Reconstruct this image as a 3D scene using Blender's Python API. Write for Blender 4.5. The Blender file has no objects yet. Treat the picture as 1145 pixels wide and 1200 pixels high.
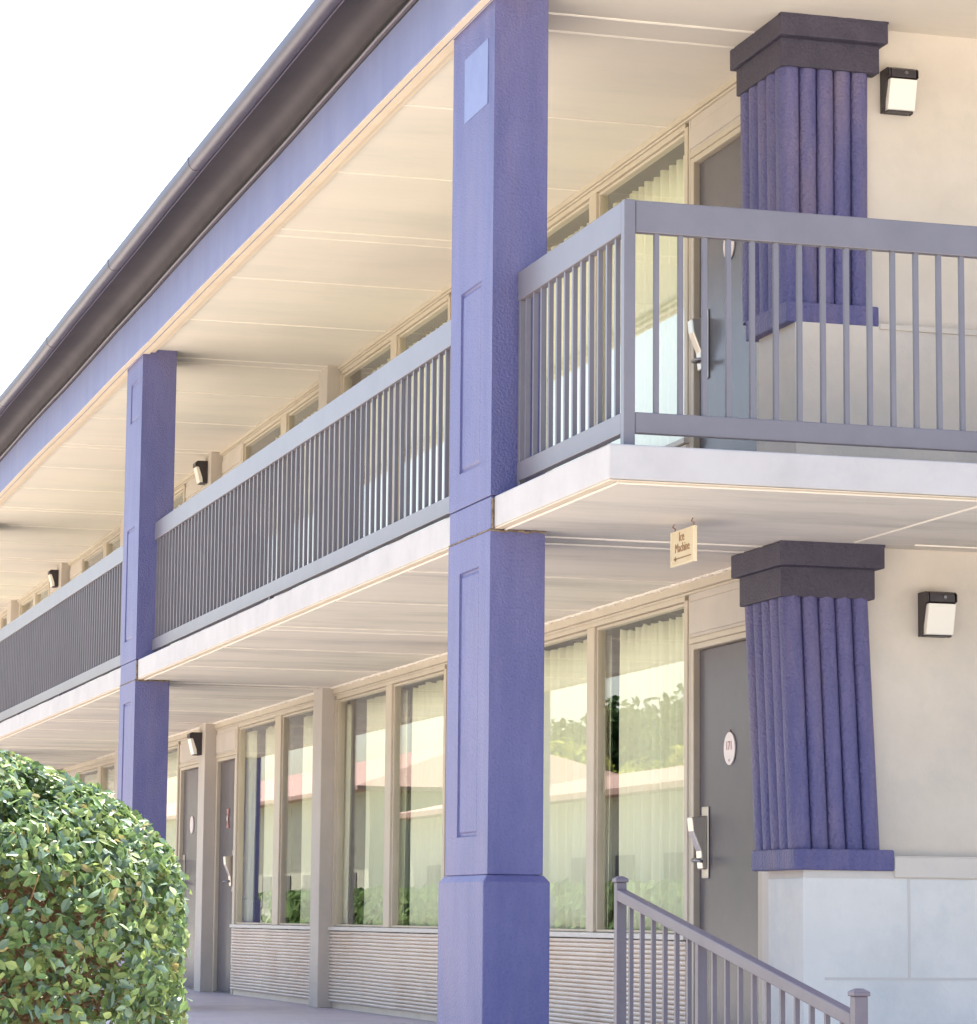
import bpy, bmesh, math, random
import numpy as np
from mathutils import Vector, Matrix, noise
random.seed(7); rng = np.random.default_rng(7)
S = bpy.context.scene
C = S.collection
# building frame: u runs along the gallery away from the camera, v runs into the building, z up
def B(u, v, z): return Vector((u, -v, z))

# ---------------------------------------------------------------- materials
def srgb(r, g, b):
    f = lambda c: (c/255/12.92) if c/255 <= .04045 else ((c/255+.055)/1.055)**2.4
    return (f(r), f(g), f(b), 1)
def mat(name, col, rough=.6, col2=None, nscale=6, detail=4, bump=0, bscale=60, spec=.5, mix=1.0, stretch=None,
        metallic=0, stain=None, stain_scale=1.2, stain_amt=.35, bdist=.004, speck=None, speck_scale=70, speck_amt=.5, iso=False):
    m = bpy.data.materials.new(name); m.use_nodes = True
    N, L = m.node_tree.nodes, m.node_tree.links
    P = N['Principled BSDF']; P.inputs['Roughness'].default_value = rough
    P.inputs['Specular IOR Level'].default_value = spec; P.inputs['Metallic'].default_value = metallic
    tc = N.new('ShaderNodeNewGeometry'); vec = tc.outputs['Position']
    if stretch:
        mp = N.new('ShaderNodeMapping'); mp.inputs['Scale'].default_value = stretch
        L.new(vec, mp.inputs['Vector']); vec2 = mp.outputs['Vector']
    else: vec2 = vec
    out = None
    if col2 is not None:
        n = N.new('ShaderNodeTexNoise'); n.inputs['Scale'].default_value = nscale; n.inputs['Detail'].default_value = detail
        n.inputs['Roughness'].default_value = .65
        L.new(vec2, n.inputs['Vector'])
        r = N.new('ShaderNodeValToRGB'); r.color_ramp.elements[0].position = .32; r.color_ramp.elements[1].position = .68
        r.color_ramp.elements[0].color = col; r.color_ramp.elements[1].color = col2
        L.new(n.outputs['Fac'], r.inputs['Fac']); out = r.outputs['Color']
        if stain is not None:
            n2 = N.new('ShaderNodeTexNoise'); n2.inputs['Scale'].default_value = stain_scale; n2.inputs['Detail'].default_value = 7
            n2.inputs['Roughness'].default_value = .7; L.new(vec2, n2.inputs['Vector'])
            r2 = N.new('ShaderNodeMapRange'); r2.inputs['From Min'].default_value = .48; r2.inputs['From Max'].default_value = .72
            r2.inputs['To Max'].default_value = stain_amt; L.new(n2.outputs['Fac'], r2.inputs['Value'])
            mx = N.new('ShaderNodeMix'); mx.data_type = 'RGBA'; L.new(r2.outputs['Result'], mx.inputs['Factor'])
            L.new(out, mx.inputs['A']); mx.inputs['B'].default_value = stain; out = mx.outputs['Result']
        if speck is not None:
            n3 = N.new('ShaderNodeTexNoise'); n3.inputs['Scale'].default_value = speck_scale; n3.inputs['Detail'].default_value = 3
            L.new(vec, n3.inputs['Vector']); r3 = N.new('ShaderNodeMapRange'); r3.inputs['From Min'].default_value = .52; r3.inputs['From Max'].default_value = .70
            r3.inputs['To Max'].default_value = speck_amt; L.new(n3.outputs['Fac'], r3.inputs['Value'])
            mx3 = N.new('ShaderNodeMix'); mx3.data_type = 'RGBA'; L.new(r3.outputs['Result'], mx3.inputs['Factor'])
            L.new(out, mx3.inputs['A']); mx3.inputs['B'].default_value = speck; out = mx3.outputs['Result']
        L.new(out, P.inputs['Base Color'])
    else: P.inputs['Base Color'].default_value = col
    if bump:
        nb = N.new('ShaderNodeTexNoise'); nb.inputs['Scale'].default_value = bscale; nb.inputs['Detail'].default_value = 5
        L.new(vec2 if stretch and not iso else vec, nb.inputs['Vector'])
        bp = N.new('ShaderNodeBump'); bp.inputs['Strength'].default_value = bump; bp.inputs['Distance'].default_value = bdist
        L.new(nb.outputs['Fac'], bp.inputs['Height']); L.new(bp.outputs['Normal'], P.inputs['Normal'])
    return m
M = {}
M['column'] = mat('lavender_stucco', (.088,.090,.245,1), .45, (.132,.128,.305,1), 7, 7, .9, 85, .65, stain=(.20,.165,.28,1), stain_scale=3.0, stain_amt=.55, bdist=.007, speck=(.065,.062,.17,1), speck_scale=75, speck_amt=.30, stretch=(1,1,.22), iso=True)
M['patch'] = mat('pale_blue_patch', (.21,.25,.46,1), .6, (.24,.28,.49,1), 8, 3, .15, 60)
M['pilaster'] = mat('rough_blue_paint', (.092,.090,.23,1), .45, (.16,.142,.30,1), 10, 8, .9, 70, .4, stain=(.19,.145,.20,1), stain_scale=5, stain_amt=.75, stretch=(1,1,.16), iso=True, bdist=.014, speck=(.08,.07,.19,1), speck_scale=60, speck_amt=.35)
M['cap'] = mat('dark_plum_paint', (.058,.050,.076,1), .6, (.082,.070,.10,1), 10, 5, .8, 80, .3, bdist=.008, speck=(.045,.038,.065,1), speck_scale=55)
M['fascia'] = mat('lavender_fascia', (.19,.205,.365,1), .55, (.225,.24,.405,1), 5, 6, .4, 60, .3, stretch=(1.0,1,.35), stain=(.28,.28,.40,1), stain_amt=.4)
M['cove'] = mat('brown_cove', (.060,.052,.062,1), .7, (.085,.072,.080,1), 2.5, 5, .3, 70, .2)
M['gutter'] = mat('plum_gutter', (.065,.055,.08,1), .45, (.085,.07,.10,1), 5, 4, .2, 40, .5)
M['trimdark'] = mat('black_groove', (.02,.018,.022,1), .7)
M['moulding'] = mat('grey_moulding', (.13,.11,.15,1), .5)
M['cream'] = mat('cream_trim', (.72,.58,.43,1), .6, (.78,.65,.50,1), 5, 5, .25, 50)
M['ceiling'] = mat('cream_ceiling', (.72,.65,.56,1), .7, (.78,.705,.61,1), 1.6, 7, .35, 28, .25, stretch=(2.2,.55,1), stain=(.57,.54,.48,1), stain_scale=.8, stain_amt=.7)
M['soffit'] = mat('stained_soffit', (.70,.63,.55,1), .7, (.77,.70,.61,1), 1.8, 7, .4, 28, .25, stretch=(2.4,.5,1), stain=(.42,.39,.34,1), stain_scale=.9, stain_amt=.85)
M['batten'] = mat('pale_caulk', (.90,.82,.72,1), .6)
M['slab'] = mat('white_slab_edge', (.50,.46,.45,1), .6, (.56,.52,.51,1), 3, 6, .25, 45, .3, stain=(.36,.34,.35,1), stain_scale=2.2, stain_amt=.4)
M['floor'] = mat('lilac_floor_paint', (.42,.39,.49,1), .45, (.53,.51,.58,1), 2.2, 7, .25, 30, .5, stain=(.52,.50,.55,1), stain_scale=.8, stain_amt=.5)
M['wall'] = mat('beige_stucco', (.65,.57,.49,1), .7, (.71,.63,.55,1), 2.0, 7, .35, 70, .25, stain=(.50,.47,.44,1), stain_scale=1.4, stain_amt=.5)
M['block'] = mat('grey_block', (.72,.68,.62,1), .65, (.79,.75,.69,1), 2.2, 7, .3, 55, .3, stain=(.52,.54,.53,1), stain_scale=1.8, stain_amt=.6)
M['frame'] = mat('tan_frame', (.52,.44,.34,1), .5, (.58,.50,.40,1), 3, 5, .1, 40, .4)
M['post'] = mat('tan_post', (.50,.44,.39,1), .5, (.57,.50,.44,1), 2.5, 5, .15, 40, .4)
M['sill'] = mat('pale_sill', (.62,.57,.52,1), .5)
M['siding'] = mat('pinkish_siding', (.76,.65,.55,1), .6, (.82,.72,.62,1), 2.0, 6, .1, 40, .35, stain=(.60,.44,.32,1), stain_scale=1.5, stain_amt=.5)
M['door'] = mat('grey_door', (.092,.082,.098,1), .27, (.108,.094,.105,1), 3, 4, .08, 80, .5)
M['rail'] = mat('lavender_grey_rail', (.165,.148,.172,1), .36, (.19,.172,.196,1), 4, 5, .08, 60, .65)
M['rail2'] = mat('mauve_handrail', (.14,.115,.145,1), .4, (.165,.14,.17,1), 6, 5, .08, 60, .5)
M['metal'] = mat('brushed_nickel', (.62,.56,.50,1), .28, metallic=.85)
M['metaldark'] = mat('dark_steel', (.25,.24,.26,1), .3, metallic=.9)
M['plate'] = mat('white_plate', (.82,.71,.67,1), .35)
M['ink'] = mat('red_grey_ink', (.40,.17,.16,1), .5)
M['brownink'] = mat('brown_ink', (.36,.23,.14,1), .5)
M['signboard'] = mat('cream_board', (.66,.55,.38,1), .5, (.74,.64,.47,1), 6, 4)
M['signedge'] = mat('rim_board', (.78,.68,.50,1), .5)
M['lampblack'] = mat('bronze_housing', (.03,.024,.028,1), .4, (.04,.03,.034,1), 12, 3)
M['lens'] = mat('frosted_lens', (.85,.80,.72,1), .3)
M['interior'] = mat('dark_interior', (.10,.09,.085,1), .8)
M['twig'] = mat('brown_twig', (.20,.115,.06,1), .7, (.30,.19,.10,1), 30, 3, .3, 120)
M['concrete'] = mat('concrete', (.46,.43,.39,1), .75, (.53,.50,.46,1), 1.5, 6, .3, 20)
M['ground'] = mat('lawn_ground', (.07,.10,.03,1), .9, (.13,.14,.05,1), .4, 6)
M['lot'] = mat('pale_lot', (.48,.44,.38,1), .85, (.56,.51,.45,1), .5, 7, .3, 20)
M['rooftile'] = mat('pinkish_shingle', (.27,.165,.135,1), .9, (.33,.21,.17,1), 3, 6, .4, 8)
M['motelroof'] = mat('brown_shingle', (.14,.11,.10,1), .8, (.18,.14,.13,1), 3, 6)
M['tanwall'] = mat('tan_render', (.34,.33,.25,1), .8, (.40,.38,.29,1), 2, 5)
M['bark'] = mat('bark', (.14,.10,.07,1), .85, (.20,.15,.10,1), 8, 5, .6, 20)
M['chain'] = mat('rusty_wire', (.28,.13,.07,1), .6)

def glass():
    m = bpy.data.materials.new('window_glass'); m.use_nodes = True
    N, L = m.node_tree.nodes, m.node_tree.links; N.remove(N['Principled BSDF'])
    lw = N.new('ShaderNodeLayerWeight'); lw.inputs['Blend'].default_value = .5
    p = N.new('ShaderNodeMath'); p.operation = 'POWER'; p.inputs[1].default_value = 4.2; L.new(lw.outputs['Facing'], p.inputs[0])
    ma = N.new('ShaderNodeMath'); ma.operation = 'MULTIPLY_ADD'; ma.inputs[1].default_value = .68; ma.inputs[2].default_value = .035
    L.new(p.outputs[0], ma.inputs[0])
    t = N.new('ShaderNodeBsdfTransparent'); t.inputs['Color'].default_value = (.97,.985,.965,1)
    g = N.new('ShaderNodeBsdfGlossy'); g.inputs['Roughness'].default_value = .0; g.inputs['Color'].default_value = (1,1,1,1)
    # faint waviness of old panes
    geo = N.new('ShaderNodeNewGeometry'); nz = N.new('ShaderNodeTexNoise'); nz.inputs['Scale'].default_value = 1.3; nz.inputs['Detail'].default_value = 1
    L.new(geo.outputs['Position'], nz.inputs['Vector'])
    bm_ = N.new('ShaderNodeBump'); bm_.inputs['Strength'].default_value = .12; bm_.inputs['Distance'].default_value = .0015
    L.new(nz.outputs['Fac'], bm_.inputs['Height']); L.new(bm_.outputs['Normal'], g.inputs['Normal'])
    mx = N.new('ShaderNodeMixShader'); L.new(ma.outputs[0], mx.inputs['Fac']); L.new(t.outputs[0], mx.inputs[1]); L.new(g.outputs[0], mx.inputs[2])
    L.new(mx.outputs[0], N['Material Output'].inputs['Surface']); return m
M['glass'] = glass()
def cloth():
    m = bpy.data.materials.new('curtain_cloth'); m.use_nodes = True
    N, L = m.node_tree.nodes, m.node_tree.links; P = N['Principled BSDF']
    P.inputs['Base Color'].default_value = (.90,.87,.67,1); P.inputs['Roughness'].default_value = .85
    tr = N.new('ShaderNodeBsdfTranslucent'); tr.inputs['Color'].default_value = (.88,.85,.68,1)
    mx = N.new('ShaderNodeMixShader'); mx.inputs['Fac'].default_value = .08
    L.new(P.outputs[0], mx.inputs[1]); L.new(tr.outputs[0], mx.inputs[2]); L.new(mx.outputs[0], N['Material Output'].inputs['Surface']); return m
M['cloth'] = cloth()
def leafmat(name, gain=1.0):
    m = bpy.data.materials.new(name); m.use_nodes = True
    N, L = m.node_tree.nodes, m.node_tree.links; P = N['Principled BSDF']
    a = N.new('ShaderNodeAttribute'); a.attribute_name = 'tint'; L.new(a.outputs['Color'], P.inputs['Base Color'])
    P.inputs['Roughness'].default_value = .38; P.inputs['Specular IOR Level'].default_value = .5
    tr = N.new('ShaderNodeBsdfTranslucent'); L.new(a.outputs['Color'], tr.inputs['Color'])
    mx = N.new('ShaderNodeMixShader'); mx.inputs['Fac'].default_value = .28
    L.new(P.outputs[0], mx.inputs[1]); L.new(tr.outputs[0], mx.inputs[2]); L.new(mx.outputs[0], N['Material Output'].inputs['Surface']); return m
M['leaf'] = leafmat('leaf')
M['leaf'].node_tree.nodes['Principled BSDF'].inputs['Roughness'].default_value = .5
M['leaf'].node_tree.nodes['Principled BSDF'].inputs['Specular IOR Level'].default_value = .3
M['leaf_matte'] = leafmat('leaf_matte'); M['leaf_matte'].node_tree.nodes['Principled BSDF'].inputs['Specular IOR Level'].default_value = .05
M['leaf_matte'].node_tree.nodes['Principled BSDF'].inputs['Roughness'].default_value = .9

# ---------------------------------------------------------------- mesh builder
class MB:
    def __init__(s): s.v = []; s.f = []; s.smooth = False
    def hexa(s, pts):       # 8 pts (u,v,z): bottom ring 4, top ring 4
        i = len(s.v); s.v += [B(*p) for p in pts]
        s.f += [(i,i+1,i+2,i+3),(i+4,i+5,i+6,i+7)] + [(i+k, i+(k+1)%4, i+4+(k+1)%4, i+4+k) for k in range(4)]
        return s
    def box(s, u0,u1,v0,v1,z0,z1):
        return s.hexa([(u0,v0,z0),(u1,v0,z0),(u1,v1,z0),(u0,v1,z0),(u0,v0,z1),(u1,v0,z1),(u1,v1,z1),(u0,v1,z1)])
    def prism(s, prof, axis, a, b, n=1, wob=None):   # closed profile extruded along axis u (prof = (v,z)) or v (prof=(u,z)) or z (prof=(u,v))
        i0 = len(s.v); k = len(prof)
        for j in range(n+1):
            t = a+(b-a)*j/n; w = wob(t) if wob else (0,0)
            for p, q in prof:
                p2, q2 = p+w[0], q+w[1]
                s.v.append(B(*((t,p2,q2) if axis=='u' else (p2,t,q2) if axis=='v' else (p2,q2,t))))
        for j in range(n):
            for m in range(k):
                s.f.append((i0+j*k+m, i0+j*k+(m+1)%k, i0+(j+1)*k+(m+1)%k, i0+(j+1)*k+m))
        s.f.append(tuple(i0+m for m in range(k))); s.f.append(tuple(i0+n*k+m for m in range(k)))
        return s
    def loft(s, rings):     # list of rings (u,v,z), capped
        i0 = len(s.v); k = len(rings[0])
        for r in rings: s.v += [B(*p) for p in r]
        for j in range(len(rings)-1):
            for m in range(k): s.f.append((i0+j*k+m, i0+j*k+(m+1)%k, i0+(j+1)*k+(m+1)%k, i0+(j+1)*k+m))
        s.f.append(tuple(i0+m for m in range(k))); s.f.append(tuple(i0+(len(rings)-1)*k+m for m in range(k)))
        return s
    def tube(s, pts, r0, r1=None, n=5):
        r1 = r0 if r1 is None else r1; P = [B(*p) for p in pts]; rings = []
        for j, p in enumerate(P):
            d = (P[min(j+1,len(P)-1)]-P[max(j-1,0)]).normalized(); a = d.orthogonal().normalized(); b = d.cross(a)
            r = r0+(r1-r0)*j/(len(P)-1)
            rings.append([p+(a*math.cos(q*2*math.pi/n)+b*math.sin(q*2*math.pi/n))*r for q in range(n)])
        i0 = len(s.v)
        for r in rings: s.v += r
        for j in range(len(P)-1):
            for m in range(n): s.f.append((i0+j*n+m, i0+j*n+(m+1)%n, i0+(j+1)*n+(m+1)%n, i0+(j+1)*n+m))
        s.f.append(tuple(i0+m for m in range(n))); s.f.append(tuple(i0+(len(P)-1)*n+m for m in range(n)))
        return s
    def build(s, name, m, parent=None, bevel=0, smooth=False, loc=None, seg=2):
        if loc is None: loc = parent.matrix_world.translation.copy() if parent else Vector((0,0,0))
        if parent and loc is not None: pw = WL[parent.name]; loc = pw
        me = bpy.data.meshes.new(name)
        me.from_pydata([tuple(Vector(p)-loc) for p in s.v], [], s.f); me.validate()
        bm = bmesh.new(); bm.from_mesh(me); bmesh.ops.recalc_face_normals(bm, faces=bm.faces); bm.to_mesh(me); bm.free()
        if m: me.materials.append(m)
        o = bpy.data.objects.new(name, me); C.objects.link(o)
        WL[o.name] = loc
        if parent: o.parent = parent
        else: o.location = loc
        if bevel:
            md = o.modifiers.new('bevel', 'BEVEL'); md.width = bevel; md.segments = seg; md.limit_method = 'ANGLE'; md.angle_limit = math.radians(40)
        if smooth:
            for p in me.polygons: p.use_smooth = True
        return o
WL = {}       # world location of each object's origin
def thing(name, label, cat, loc, group=None):
    o = bpy.data.objects.new(name, None); C.objects.link(o); o.location = loc; o.empty_display_size = .1
    WL[o.name] = Vector(loc); o['label'] = label; o['category'] = cat
    if group: o['group'] = group
    return o
def tag(o, label, cat, group=None):
    o['label'] = label; o['category'] = cat
    if group: o['group'] = group
    return o
def struct(o): o['kind'] = 'structure'; return o
def copy_part(src, parent, off):     # off: world position of the copied part's origin
    c = src.copy(); C.objects.link(c); c.parent = parent; c.location = off - WL[parent.name]; WL[c.name] = off
    return c
def text_faces(mb_list, txt, size, uc, vc, zc, depth=.002):
    """lettering that faces -v (the courtyard); returns an MB"""
    cu = bpy.data.curves.new('lettering', 'FONT'); cu.body = txt; cu.size = size; cu.align_x = 'CENTER'; cu.align_y = 'CENTER'
    cu.extrude = depth/2; cu.resolution_u = 3
    o = bpy.data.objects.new('lettering_tmp', cu); C.objects.link(o)
    dg = bpy.context.evaluated_depsgraph_get(); me = bpy.data.meshes.new_from_object(o.evaluated_get(dg))
    i = len(mb_list.v)
    for v in me.vertices: mb_list.v.append(B(uc - v.co.x, vc - v.co.z, zc + v.co.y))
    for p in me.polygons: mb_list.f.append(tuple(i+k for k in p.vertices))
    bpy.data.objects.remove(o); bpy.data.curves.remove(cu); bpy.data.meshes.remove(me)
    return mb_list

# ---------------------------------------------------------------- numbers recovered from the photograph
Z0, Z1, ZC = 2.397, 2.545, 4.87          # underside / top of the gallery slab, upper ceiling
A_, D_ = .256, .702                      # column: extent into the gallery, extent along it
SP = 9.401                               # column spacing
W = 1.57                                 # room wall plane
GZ = -.38
UE = 42.0

# ---------------------------------------------------------------- ground
g = MB(); n = 24
g.v += [Vector((-300,-400,GZ-.012)), Vector((500,-400,GZ-.012)), Vector((500,500,GZ-.012)), Vector((-300,500,GZ-.012))]; g.f.append((0,1,2,3))
struct(g.build('ground', M['ground']))
lot = MB(); lot.box(-60, 170, -18, -.9, GZ-.3, GZ-.004); struct(lot.build('parking_lot', M['lot']))
wk = MB(); wk.box(-1.63, UE, -.16, 6, -.30, 0)
wk.box(-1.63, 60, -.9, -.165, GZ-.3, GZ+.1)
struct(wk.build('walkway', M['floor'], bevel=.01))
rp = MB(); rp.hexa([(-4.1,.0,GZ-.3),(-1.634,.0,GZ-.3),(-1.634,2.6,GZ-.3),(-4.1,2.6,GZ-.3),(-4.1,.0,GZ+.0),(-1.634,.0,-.004),(-1.634,2.6,-.004),(-4.1,2.6,GZ+.0)])
struct(rp.build('ramp', M['concrete'], bevel=.008))
yd = MB(); yd.box(-60,-4.104,-.896,40,GZ-.3,GZ-.002); struct(yd.build('pavement', M['concrete']))

# ---------------------------------------------------------------- motel building
motel = thing('motel_building', 'two storey cream motel block with blue columns, open galleries, glass fronted rooms and grey doors', 'building', B(0,1.57,0))
# --- columns
def panel_block(mb, u0,u1,v0,v1,z0,z1, panels, dep=.011):
    """box whose outer (v0) face carries recessed rectangles (same u range)"""
    zs = [z0]; 
    for (a,b,c,d) in panels: zs += [c,d]
    zs.append(z1)
    def q(*pts):
        i = len(mb.v); mb.v += [B(*p) for p in pts]; mb.f.append(tuple(range(i,i+len(pts))))
    q((u0,v1,z0),(u1,v1,z0),(u1,v1,z1),(u0,v1,z1)); q((u0,v0,z0),(u0,v1,z0),(u0,v1,z1),(u0,v0,z1)); q((u1,v0,z0),(u1,v1,z0),(u1,v1,z1),(u1,v0,z1))
    q((u0,v0,z0),(u1,v0,z0),(u1,v1,z0),(u0,v1,z0)); q((u0,v0,z1),(u1,v0,z1),(u1,v1,z1),(u0,v1,z1))
    cur = z0
    for (a,b,c,d) in panels:
        q((u0,v0,cur),(u1,v0,cur),(u1,v0,c),(u0,v0,c))
        q((u0,v0,c),(a,v0,c),(a,v0,d),(u0,v0,d)); q((b,v0,c),(u1,v0,c),(u1,v0,d),(b,v0,d))
        w = v0+dep; e = .017
        R0 = [(a,v0,c),(b,v0,c),(b,v0,d),(a,v0,d)]; R1 = [(a+e*.2,w,c+e*.2),(b-e*.2,w,c+e*.2),(b-e*.2,w,d-e*.2),(a+e*.2,w,d-e*.2)]
        R2 = [(a+e,w,c+e),(b-e,w,c+e),(b-e,w,d-e),(a+e,w,d-e)]; R3 = [(a+e*1.3,v0+.004,c+e*1.3),(b-e*1.3,v0+.004,c+e*1.3),(b-e*1.3,v0+.004,d-e*1.3),(a+e*1.3,v0+.004,d-e*1.3)]
        for Ra, Rb in ((R0,R1),(R1,R2),(R2,R3)):
            for k in range(4): q(Ra[k],Ra[(k+1)%4],Rb[(k+1)%4],Rb[k])
        q(*R3); cur = d
    q((u0,v0,cur),(u1,v0,cur),(u1,v0,z1),(u0,v0,z1))
def weld(o, d=.0004):
    bm = bmesh.new(); bm.from_mesh(o.data); bmesh.ops.remove_doubles(bm, verts=bm.verts, dist=d)
    bmesh.ops.recalc_face_normals(bm, faces=bm.faces); bm.to_mesh(o.data); bm.free()
M['sealant'] = mat('old_brown_sealant', (.10,.07,.05,1), .8, (.32,.24,.16,1), 40, 4)
def column(u, first):
    c = MB()
    panel_block(c, u, u+D_, 0, A_, Z1+.003, ZC+.004, [(u+.18,u+.52,2.712,3.557)] + ([] if first else [(u+.10,u+.49,4.37,4.67)]))
    o = c.build('column', M['column'], motel, bevel=.007); weld(o)
    lo = MB(); panel_block(lo, u, u+D_, 0, A_, .868, Z0-.004, [(u+.175,u+.50,1.04,2.245)]); lw = lo.build('column_shaft', M['column'], o, bevel=.007); weld(lw)
    bd = MB(); bd.box(u+.004, u+D_-.004, .003, A_-.003, Z0-.0005, Z1-.001); bd.build('column_band', M['column'], o, bevel=.004)
    cr = MB(); cr.box(u+.014, u+D_-.014, .014, A_-.014, .5, ZC); cr.build('column_core', M['trimdark'], o)
    bs = MB(); e = .0256
    bs.loft([[(u-e,-e,0),(u+D_+e,-e,0),(u+D_+e,A_+e,0),(u-e,A_+e,0)],[(u-e,-e,.836),(u+D_+e,-e,.836),(u+D_+e,A_+e,.836),(u-e,A_+e,.836)],
             [(u-.002,-.002,.867),(u+D_+.002,-.002,.867),(u+D_+.002,A_+.002,.867),(u-.002,A_+.002,.867)]])
    bs.build('column_base', M['column'], o, bevel=.006)
    jag = lambda k: (lambda t: (.004*noise.noise((t*22,k,u)), .007*noise.noise((t*26,k+3,u))+.004*noise.noise((t*70,k,5))))
    sx = MB(); sx.prism([(u-.004,Z0-.003),(u-.006,Z0-.012),(u+.004,Z0-.012),(u+.004,Z0-.001)],'v',.0,A_,46,jag(1)); sx.build('sealant', M['sealant'], o)
    sx = MB(); sx.prism([(u-.002,.004),(u-.006,.010),(u-.002,.019),(u+.004,.019),(u+.004,.004)],'z',Z0,Z1-.01,26,lambda t:(.002*noise.noise((t*40,2,u)),.003*noise.noise((t*37,7,u)))); sx.build('sealant', M['sealant'], o)
    sx = MB(); sx.prism([(-.002,Z0-.005),(-.004,Z0-.001),(-.002,Z0+.001),(.006,Z0+.001),(.006,Z0-.005)],'u',u+.004,u+D_-.004,90,lambda t:(.002*noise.noise((t*18,2,u)),.0045*noise.noise((t*21,7,u)))); sx.build('sealant', M['sealant'], o)
    if first:
        pt = MB(); pt.box(u+.10, u+.49, -.004, .004, 4.367, 4.672); pt.build('patch_panel', M['patch'], o)
    return o
column(0, True); column(SP, False); column(20.1, False)

# --- gallery slab and soffits
sl = MB(); sl.box(-1.626, UE, .018, 9, Z0+.006, Z1); slab = sl.build('gallery_slab', M['slab'], motel, bevel=.008)
se = MB(); se.prism([(.019,Z0+.004),(.0215,Z0),(.058,Z0),(.062,Z0+.004)],'u',-1.624,UE)
se.prism([(-1.6235,Z0+.004),(-1.621,Z0),(-1.584,Z0),(-1.580,Z0+.004)],'v',.064,9); se.build('edge_trim', M['cream'], slab)
sf = MB(); sf.box(-1.57, UE, .075, 9, Z0+.001, Z0+.005); sf.build('soffit_boards', M['soffit'], slab)
def battens(us, z, v0, v1, parent, name, w=.011, h=.006):
    for u in us:
        b = MB()
        nseg = 26
        def wob(t, u=u): return (.003*noise.noise((u*7,t*3,0)), .0015*noise.noise((u*3,t*9,4)))
        b.prism([(u-w/2,z+.003),(u-w/2,z-h*.4),(u,z-h),(u+w/2,z-h*.4),(u+w/2,z+.003)],'v',v0,v1,nseg,wob)
        b.build(name, M['batten'], parent)
us = []
for k in range(0, 25):
    u = .19+1.565*k; us.append(u)
    if k % 3 == 0: us.append(u+.24)
battens(us, Z0, .08, 1.52, slab, 'soffit_caulk')
def wob2(t): return (.0025*noise.noise((t*4,0,1)), .0015*noise.noise((t*7,3,1)))
for pr_, ax, a, b, n, wb in (([(.066,Z0+.003),(.066,Z0-.002),(.071,Z0-.005),(.077,Z0-.002),(.077,Z0+.003)],'u',-1.57,UE,200,wob2),
    ([(-1.575,Z0+.003),(-1.575,Z0-.002),(-1.570,Z0-.005),(-1.564,Z0-.002),(-1.564,Z0+.003)],'v',.08,8,60,lambda t:(.002*noise.noise((t*4,0,9)),0)),
    ([(1.70,Z0+.003),(1.70,Z0-.002),(1.706,Z0-.005),(1.712,Z0-.002),(1.712,Z0+.003)],'u',-1.56,-.10,12,wob2),
    ([(-.11,Z0+.003),(-.11,Z0-.005),(-.096,Z0-.005),(-.096,Z0+.003)],'v',2.0,8,1,None)):
    q_ = MB(); q_.prism(pr_, ax, a, b, n, wb); q_.build('soffit_caulk', M['batten'], slab)
# crumbled caulk bead along the wall line
cc = MB()
def wobc(t): return (.009*noise.noise((t*9,0,0))+.010*noise.noise((t*37,0,2)), .008*noise.noise((t*14,4,0))+.012*noise.noise((t*43,4,3)))
cc.prism([(1.530,Z0+.006),(1.528,Z0-.003),(1.536,Z0-.008),(1.554,Z0-.006),(1.556,Z0+.006)],'u',.55,21,1400,wobc)
cc.build('caulk_bead', M['batten'], slab)

# --- upper ceiling, fascia, gutter, roof
ce = MB(); ce.box(-1.9, UE, .09, 9.2, ZC, ZC+.16); ceil = ce.build('upper_ceiling', M['ceiling'], motel)
us = []
for k in range(0, 25):
    u = .53+1.52*k; us.append(u)
    if k % 3 == 0: us.append(u-.27 if k == 0 else u+.2)
battens(us+[-.95], ZC, .10, 1.56, ceil, 'ceiling_caulk', .016, .008)
def wobf(t): return (.006*noise.noise((t*.35,2,0)), .010*noise.noise((t*.3,5,0))+.002*noise.noise((t*2,5,0)))
fz0, fz1 = 4.838, 5.158
fa = MB(); fa.prism([(-.052,fz0),(-.052,fz1),(.02,fz1),(.02,fz0)],'u',-1.9,UE,90,wobf); fas = fa.build('fascia_board', M['fascia'], motel, bevel=.005)
cb = MB(); cb.prism([(-.049,fz0-.006),(-.049,fz0-.001),(-.012,fz0-.001),(-.012,fz0-.006)],'u',-1.9,UE,90,wobf)
cb.prism([(.000,fz0-.004),(.000,ZC+.002),(.048,ZC+.002),(.048,fz0-.004)],'u',-1.9,UE,90,wobf)
cb.prism([(.060,fz0+.010),(.060,ZC+.01),(.0895,ZC+.01),(.0895,fz0+.010)],'u',-1.9,UE,90,wobf)
cb.build('cream_strip', M['cream'], fas)
gr = MB(); gr.prism([(-.042,fz1-.006),(-.042,fz1+.095),(.02,fz1+.095),(.02,fz1-.006)],'u',-1.9,UE,90,wobf); gr.build('shadow_groove', M['trimdark'], fas)
mo = MB(); mo.prism([(-.040,fz1+.020),(-.060,fz1+.020),(-.066,fz1+.029),(-.061,fz1+.040),(-.040,fz1+.043)],'u',-1.9,UE,90,lambda t:(wobf(t)[0]+.003*noise.noise((t*1.1,8,2)),wobf(t)[1]+.003*noise.noise((t*1.3,1,2))))
mo.build('moulding', M['moulding'], fas, smooth=False)
cv = MB(); pc = [(-.056,fz1+.084),(-.059,fz1+.105),(-.064,fz1+.135),(-.076,fz1+.165),(-.10,fz1+.186),(-.14,fz1+.194),(-.20,fz1+.186),(-.28,fz1+.166),(-.36,fz1+.142)]
cv.prism(pc+[(-.36,fz1+.149),(-.028,fz1+.252),(-.028,fz1+.084)],'u',-1.9,UE,90,wobf)
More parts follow.
